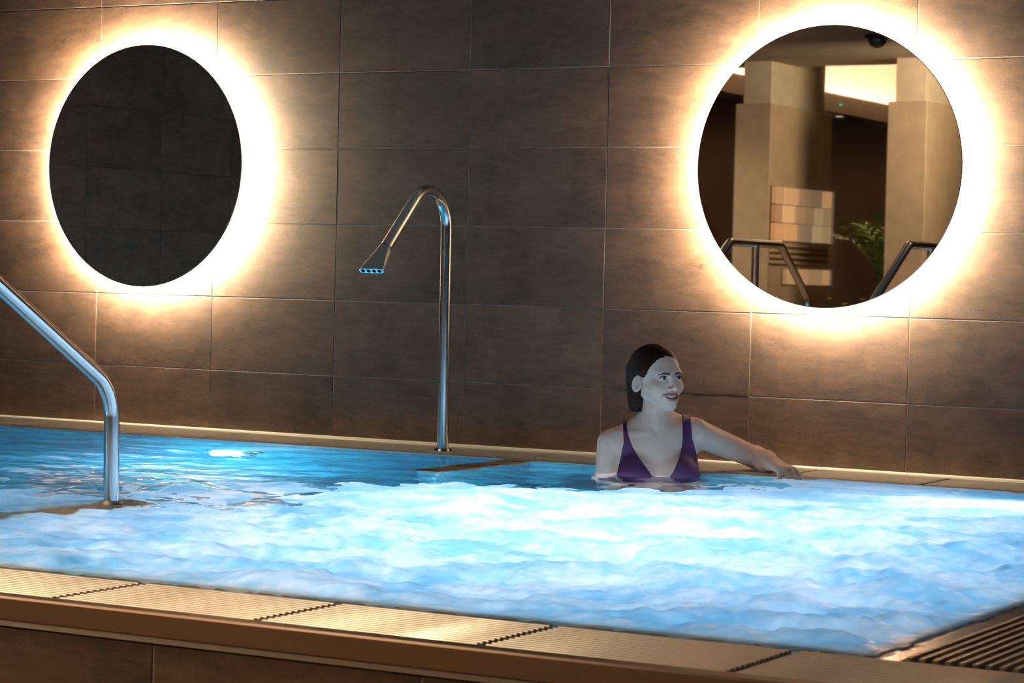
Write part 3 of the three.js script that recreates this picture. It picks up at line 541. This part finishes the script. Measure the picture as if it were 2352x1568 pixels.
  // --- swimsuit: thin layer over the trunk
  const poly = [[[-0.113, 0.30], [-0.098, 0.103], [-0.114, 0.021], [-0.125, -0.05], [0.03, -0.05], [-0.002, 0.004], [-0.018, 0.025], [-0.034, 0.045], [-0.053, 0.069], [-0.069, 0.093], [-0.080, 0.120], [-0.088, 0.150], [-0.092, 0.180], [-0.094, 0.30]],
    [[0.097, 0.30], [0.099, 0.180], [0.102, 0.130], [0.100, 0.100], [0.094, 0.070], [0.083, 0.040], [0.071, 0.014], [0.03, -0.05], [0.19, -0.05], [0.170, 0.010], [0.134, 0.124], [0.118, 0.30]],
    [[-0.19, -0.035], [0.22, -0.035], [0.22, -0.40], [-0.19, -0.40]]];
  const pd = (P, x, y) => { let d = 1e9, s = 1; for (let i = 0, j = P.length - 1; i < P.length; j = i++) { const ex = P[j][0] - P[i][0], ey = P[j][1] - P[i][1], wx = x - P[i][0], wy = y - P[i][1], t = clamp((wx * ex + wy * ey) / (ex * ex + ey * ey)); d = Math.min(d, Math.hypot(wx - ex * t, wy - ey * t)); const c1 = y >= P[i][1], c2 = y < P[j][1], c3 = ex * wy > ey * wx; if ((c1 && c2 && c3) || (!c1 && !c2 && !c3)) s = -s; } return s * d; };
  const suitS = (x, y, z) => { const b = bodyS(x, y, z) - 0.0042; if (b > 0.03) return b; let r = Math.min(pd(poly[0], x, y), pd(poly[1], x, y), pd(poly[2], x, y)); const arm = cap(x, y, z, SR[0] - 0.006, SR[1], SR[2], -0.163, -0.19, 0.0, 0.051, 0.040); return smax(smax(b, r, 0.002), y < 0.06 ? -arm : -1, 0.002); };
  mesh('swimsuit', net(suitS, [-0.18, -0.25, -0.15], [0.20, 0.235, 0.14], 0.0034), new THREE.MeshPhysicalMaterial({ color: new THREE.Color().setRGB(0.036, 0.0055, 0.054), roughness: 0.6, sheen: 0.1, sheenColor: new THREE.Color().setRGB(0.3, 0.15, 0.4) }), person);
  // --- eyes, brows, lashes, teeth
  const march = (x, y) => { let z = 0.135; for (let i = 0; i < 90; i++) { const d = headS(x, y, z); if (d < 0.0002) break; z -= Math.max(0.0004, d * 0.7); } return z; };
  const eyeG = new THREE.SphereGeometry(0.0128, 40, 28); { const p = eyeG.attributes.position, c = new Float32Array(p.count * 3), gz = new THREE.Vector3(0.22, -0.02, 1).normalize(); for (let i = 0; i < p.count; i++) { const a = new THREE.Vector3().fromBufferAttribute(p, i).normalize().angleTo(gz); c.set(a < 0.26 ? [0.004, 0.004, 0.004] : a < 0.64 ? [0.028, 0.014, 0.009] : [0.62, 0.60, 0.58], i * 3); } eyeG.setAttribute('color', new THREE.BufferAttribute(c, 3)); }
  const eyeMat = std([1, 1, 1], 0.08, 0, { vertexColors: true }), brow = std([0.018, 0.011, 0.009], 0.7);
  for (const s of [-1, 1]) {
    mesh('eye', eyeG.clone().translate(s * EYE[0], EYE[1], EYE[2]).applyMatrix4(HEAD), eyeMat, person);
    const P = [], I = []; for (let i = 0; i <= 20; i++) { const t = i / 20, x = mix(0.011, 0.050, t), y = 0.0125 + 0.0045 * Math.sin(Math.min(1, t * 1.5) * Math.PI * 0.5) - 0.0070 * Math.max(0, t - 0.55) / 0.45, h = 0.0036 * (1 - 0.8 * t * t) + 0.0004; for (const k of [-1, 0, 1]) { const z = march(s * x, y + k * h); P.push(s * x, y + k * h, z + (k ? 0.0002 : 0.0016)); } }
    for (let i = 0; i < 20; i++) for (let k = 0; k < 2; k++) { const a = i * 3 + k; s > 0 ? I.push(a, a + 3, a + 1, a + 1, a + 3, a + 4) : I.push(a, a + 1, a + 3, a + 1, a + 4, a + 3); }
    const g = new THREE.BufferGeometry(); g.setAttribute('position', new THREE.Float32BufferAttribute(P, 3)); g.setIndex(I); g.computeVertexNormals(); mesh('eyebrow', g.applyMatrix4(HEAD), brow, person);
    const L = []; for (let i = 0; i <= 16; i++) { const t = mix(-1, 1, i / 16), x = s * EYE[0] + t * 0.0134, y = EYE[1] - 0.0002 + 0.0053 * Math.sqrt(Math.max(0, 1 - t * t)); const e = Math.hypot(x - s * EYE[0], y - EYE[1]); L.push(new THREE.Vector3(x, y, EYE[2] + Math.sqrt(Math.max(0, 0.0142 ** 2 - e * e)) + 0.0008)); }
    mesh('eyelashes', sweep(L, 0.0018, 8).applyMatrix4(HEAD), brow, person);
  }
  const T = [], TI = []; for (let i = 0; i <= 32; i++) { const x = mix(-0.0275, 0.0275, i / 32), z = 0.0895 - 17 * x * x, w = smile(Math.abs(x)), gap = 0.0006 * Math.abs(Math.cos(x * 400)); T.push(x, -0.0575 + w, z, x, -0.0635 + w, z + 0.0004 * (1 - gap * 1000), x, -0.0690 + w + 0.10 * Math.abs(x) + gap, z - 0.001); }
  for (let i = 0; i < 32; i++) for (let k = 0; k < 2; k++) { const a = i * 3 + k; TI.push(a, a + 1, a + 3, a + 1, a + 4, a + 3); }
  const tg = new THREE.BufferGeometry(); tg.setAttribute('position', new THREE.Float32BufferAttribute(T, 3)); tg.setIndex(TI); tg.computeVertexNormals(); mesh('teeth', tg.applyMatrix4(HEAD), std([0.82, 0.80, 0.76], 0.2), person);
  const ra = new THREE.Vector3(...hp(0.104, 0.001, 0.0108)), rd = new THREE.Vector3(...hp(0.118, -0.005, 0.012)).sub(ra).normalize(), rg = new THREE.TorusGeometry(0.0098, 0.0012, 8, 32); rg.applyQuaternion(new THREE.Quaternion().setFromUnitVectors(new THREE.Vector3(0, 0, 1), rd)); rg.translate(...ra.toArray()); mesh('ring', rg, std([0.8, 0.6, 0.3], 0.2, 1), person);
}

// ------------------------------------------------------------------ the hall that the mirror shows
{
  // pillars with a wider clad lower part
  const pillar = (x0, x1, z0, z1, label) => {
    const t = thing('pillar', label, 'pillar', [(x0 + x1) / 2, 0, (z0 + z1) / 2]), w = x1 - x0, d = z1 - z0;
    mesh('cladding', at(cbox(w, 2.683, d, 0.004), 0, 2.683 / 2, 0), M.cladding, t);
    mesh('upper_shaft', at(cbox(w - 0.06, TOP - 2.683, d - 0.14, 0.003), 0, (TOP + 2.683) / 2, -0.01), M.plaster, t); return t;
  };
  const p1 = pillar(-0.43, -0.161, 7.6, 8.73, 'beige clad pillar with glowing stone block panels on its side');
  pillar(0.691, 0.968, 7.6, 8.73, 'beige clad pillar beside the palm, without glowing panels');
  // glowing salt-block panels on the first pillar
  const r = rng(77), brick = new THREE.Color();
  const glow = (y0, y1, rows, z0, z1, label) => {
    const t = thing('stone_block_panel', label, 'panel', [-0.161, y0, (z0 + z1) / 2]); const h = (y1 - y0) / rows;
    mesh('backing', at(new THREE.BoxGeometry(0.006, y1 - y0, z1 - z0), 0.003, (y1 - y0) / 2, 0), M.darkPanel, t);
    for (let j = 0; j < rows; j++) { let z = -(z1 - z0) / 2; while (z < (z1 - z0) / 2 - 0.05) { const w = Math.min((z1 - z0) / 2 - z, 0.17 + 0.12 * r()); const k = r(); brick.setRGB(0.80, 0.34 + 0.22 * k, 0.10 + 0.16 * k);
      const m = mesh('glowing_block', at(cbox(0.02, h - 0.006, w - 0.006, 0.004), 0.014, j * h + h / 2, z + w / 2), std([0.30, 0.16, 0.09], 0.5, 0, { emissive: brick.clone(), emissiveIntensity: 0.10 + 0.45 * r() }), t); z += w; } }
    const l = new THREE.RectAreaLight(WARM, 0.1, z1 - z0, y1 - y0); l.name = 'panel_light'; l.position.set(0.04, (y1 - y0) / 2, 0); t.add(l); l.lookAt(new THREE.Vector3(5, y0 + (y1 - y0) / 2, (z0 + z1) / 2));
  };
  glow(1.735, 2.115, 3, 7.62, 8.71, 'tall glowing amber stone block panel on the pillar');
  glow(1.43, 1.545, 1, 7.85, 8.71, 'low glowing amber stone block strip under the slats on the pillar');
  const sl = thing('slat_bench_back', 'dark slats between the two glowing panels on the pillar', 'slats', [-0.161, 1.56, 8.165]);
  for (let i = 0; i < 4; i++) mesh('slat', at(cbox(0.03, 0.018, 1.08, 0.002), 0.016, 0.025 + i * 0.04, 0), M.cladding, sl);
  // cove along the end wall
  const c = thing('cove_box', 'dark bulkhead along the end wall hiding a warm cove light', 'bulkhead', [XL, 2.83, 7.2]);
  mesh('face', box(0.25, 0.27, 0, 0.15, 0, 6.3), M.darkPanel, c); mesh('underside', box(0.0, 0.25, 0, 0.02, 0, 6.3), M.darkPanel, c);
  mesh('light_strip', box(0.06, 0.16, 0.03, 0.04, 0.05, 6.25), M.coveGlow, c);
  for (let i = 0; i < 3; i++) { const l = new THREE.RectAreaLight(WARM2, LEVEL.cove, 0.12, 2.05); l.name = 'light_strip_light'; l.position.set(0.11, 0.05, 1.07 + i * 2.08); c.add(l); l.up.set(0, 0, 1); l.lookAt(new THREE.Vector3(XL + 0.11, 9, 7.2 + 1.07 + i * 2.08)); }
  mesh('recess_panel', box(-0.004, 0.0, -2.83, 0.59, 0, 6.4), M.darkPanel, c).position.x = 0.005;
  const ex = thing('indicator_light', 'tiny green indicator lamp on the dark bulkhead', 'lamp', [-0.848, 2.90, 10.61]);
  mesh('lens', cbox(0.006, 0.014, 0.05, 0.001), std([0, 0.1, 0.03], 0.4, 0, { emissive: new THREE.Color(0.0, 0.7, 0.2), emissiveIntensity: 1.2 }), ex);
  mesh('frame', at(cbox(0.004, 0.022, 0.06, 0.001), -0.002, 0, 0), M.black, ex);
  // dome camera on the dark ceiling
  const d = thing('dome_camera', 'black dome camera under the dark ceiling panel', 'camera', [1.15, CEIL, 6.16]);
  mesh('base', at(new THREE.CylinderGeometry(0.075, 0.08, 0.02, 40), 0, -0.01, 0), M.black, d);
  const dm = new THREE.SphereGeometry(0.062, 32, 16, 0, Math.PI * 2, Math.PI / 2, Math.PI / 2); mesh('dome', at(dm, 0, -0.02, 0), M.black, d);
}
// palm: arching fronds of narrow leaflets
const leafMat = new THREE.MeshPhysicalMaterial({ color: new THREE.Color().setRGB(0.06, 0.16, 0.025), roughness: 0.5, side: THREE.DoubleSide });
const leafMat2 = leafMat.clone(); leafMat2.color.setRGB(0.13, 0.24, 0.03);
{
  const r = rng(5), t = thing('potted_palm', 'tall green palm with narrow leaflets rising between the pillars', 'palm', [0.22, 1.26, 9.05]);
  mesh('stem', sweep([0, 0.1, 0.22, 0.34].map((y, i) => new THREE.Vector3(0.01 * i, y - 0.05, 0)), 0.018, 10), std([0.12, 0.09, 0.03], 0.8), t);
  for (let f = 0; f < 15; f++) {
    const a = f * 2.4, up = 0.45 + 0.5 * r(), out = 0.18 + 0.30 * r(), pts = [], gs = [];
    for (let k = 0; k <= 12; k++) { const s = k / 12; pts.push(new THREE.Vector3(Math.cos(a) * out * s * (0.6 + 0.5 * s), up * (1.5 * s - 0.6 * s * s), Math.sin(a) * out * s * (0.6 + 0.5 * s))); }
    gs.push(sweep(pts, q => 0.006 * (1.2 - q), 6));
    for (let k = 2; k <= 12; k++) for (const sd of [-1, 1]) {
      const p = pts[k], T = pts[Math.min(12, k + 1)].clone().sub(pts[k - 1]).normalize(), S = new THREE.Vector3(-Math.sin(a), 0.25 - 0.3 * r(), Math.cos(a)).multiplyScalar(sd), L = 0.19 * (1 - 0.4 * Math.abs(k / 12 - 0.5)), D = T.clone().multiplyScalar(0.75).add(S).normalize();
      const N = T.clone().cross(S).normalize(), W = D.clone().cross(N).normalize().multiplyScalar(0.014), A = p.clone(), B = p.clone().addScaledVector(D, L * 0.45).addScaledVector(N, 0.01), C = p.clone().addScaledVector(D, L); C.y -= 0.03;
      const g = new THREE.BufferGeometry(); const q = [A, B.clone().add(W), B.clone().sub(W), C]; g.setAttribute('position', new THREE.Float32BufferAttribute(q.flatMap(v => v.toArray()), 3)); g.setAttribute('uv', new THREE.Float32BufferAttribute([0, 0, 0, 1, 1, 0, 1, 1], 2)); g.setIndex([0, 1, 2, 2, 1, 3]); g.computeVertexNormals(); gs.push(g);
    }
    mesh('frond', mergeGeometries(gs.map(g => { const h = g.clone(); for (const n of Object.keys(h.attributes)) if (!['position', 'normal', 'uv'].includes(n)) h.deleteAttribute(n); return h; })), f % 3 ? leafMat : leafMat2, t);
  }
  const pl = thing('plant_trough', 'long dark plant trough between the pillars', 'planter', [0.0, 0, 9.05]);
  mesh('trough', at(cbox(1.25, 1.19, 0.34, 0.01), 0, 0.595, 0), M.darkPanel, pl); mesh('soil', at(new THREE.BoxGeometry(1.2, 0.02, 0.3), 0, 1.195, 0), std([0.02, 0.014, 0.01], 1), pl);
  const petal = new THREE.SphereGeometry(0.012, 8, 6); petal.scale(1, 0.35, 0.7);
  for (let i = 0; i < 9; i++) {
    const x = -0.56 + i * 0.14 + 0.02 * r(), f = thing('yellow_flower', 'small yellow flower growing in the plant trough', 'flower', [x, 1.2, 8.95 + 0.08 * r()], 'flowers in the plant trough'), h = 0.09 + 0.04 * r();
    mesh('stalk', sweep([new THREE.Vector3(0, 0, 0), new THREE.Vector3(0.004, h * 0.5, 0), new THREE.Vector3(0, h, 0)], 0.003, 6), leafMat, f);
    const ps = []; for (let k = 0; k < 6; k++) { const p = petal.clone(); p.translate(0.014, 0, 0); p.rotateZ(0.4); p.rotateY(k * Math.PI / 3); p.translate(0, h, 0); ps.push(p); } mesh('petals', mergeGeometries(ps), std([0.75, 0.60, 0.06], 0.6), f);
    const lv = []; for (let k = 0; k < 4; k++) { const p = petal.clone(); p.scale(2.6, 1, 1.4); p.translate(0.028, 0, 0); p.rotateZ(0.5); p.rotateY(k * 1.6 + i); p.translate(0, h * 0.25, 0); lv.push(p); } mesh('leaves', mergeGeometries(lv), leafMat, f);
  }
}

// ------------------------------------------------------------------ ceiling downlights
function downlight(x, z, y, power, angle, label, aim) {
  const t = thing('ceiling_downlight', label, 'downlight', [x, y, z]);
  const rp = [[0.038, 0], [0.056, 0], [0.056, -0.004], [0.050, -0.008], [0.038, -0.004]].map(p => new THREE.Vector2(...p)); rp.push(rp[0].clone()); mesh('trim_ring', new THREE.LatheGeometry(rp.reverse(), 36), M.steel, t);
  mesh('lamp_lens', at(new THREE.CylinderGeometry(0.038, 0.038, 0.004, 32), 0, -0.002, 0), M.warmGlow, t);
  const s = new THREE.SpotLight(WARM2, power, 0, angle, 0.7, 2); s.name = 'lamp_lens_light'; s.position.set(0, -0.02, 0); s.shadow.radius = aim ? 14 : 3; s.castShadow = true; t.add(s); s.target.position.set(0, -2, 0); t.add(s.target);
  if (aim) { s.target.position.set(...aim); mesh('head', at(new THREE.CylinderGeometry(0.034, 0.034, 0.09, 28), 0, 0.045, 0), M.black, t); t.quaternion.setFromUnitVectors(new THREE.Vector3(0, -1, 0), new THREE.Vector3(...aim).normalize()); s.target.position.set(0, -2, 0); }
}
downlight(3.0, 4.8, CEIL, LEVEL.down * 0.5, 0.9, 'recessed ceiling downlight over the front edge of the bath');
downlight(1.4, 5.2, CEIL, LEVEL.down, 1.35, 'recessed ceiling downlight over the steps of the handrails');
downlight(6.6, 5.2, CEIL, LEVEL.down, 0.75, 'recessed ceiling downlight beyond the coarse grating');
downlight(-0.3, 5.2, CEIL, LEVEL.down, 1.35, 'recessed ceiling downlight near the dark end wall');
downlight(4.3, 7.6, CEIL, LEVEL.down * 1.3, 1.2, 'recessed ceiling downlight behind the front gratings of the pool');
downlight(-0.97, 10.9, 2.83, 14, 0.5, 'small downlight in the underside of the bulkhead');
downlight(2.3, 6.6, CEIL - 0.1, 46, 0.62, 'small ceiling spotlight turned towards the pillars', [-2.2, -0.05, 1.35]);
downlight(2.1, 6.9, CEIL, 40, 1.2, 'recessed ceiling downlight in the pale soffit beside the pillars');
downlight(-0.8, 6.7, CEIL, 14, 1.2, 'recessed ceiling downlight in the pale soffit by the end wall');

renderer.render(scene, camera);
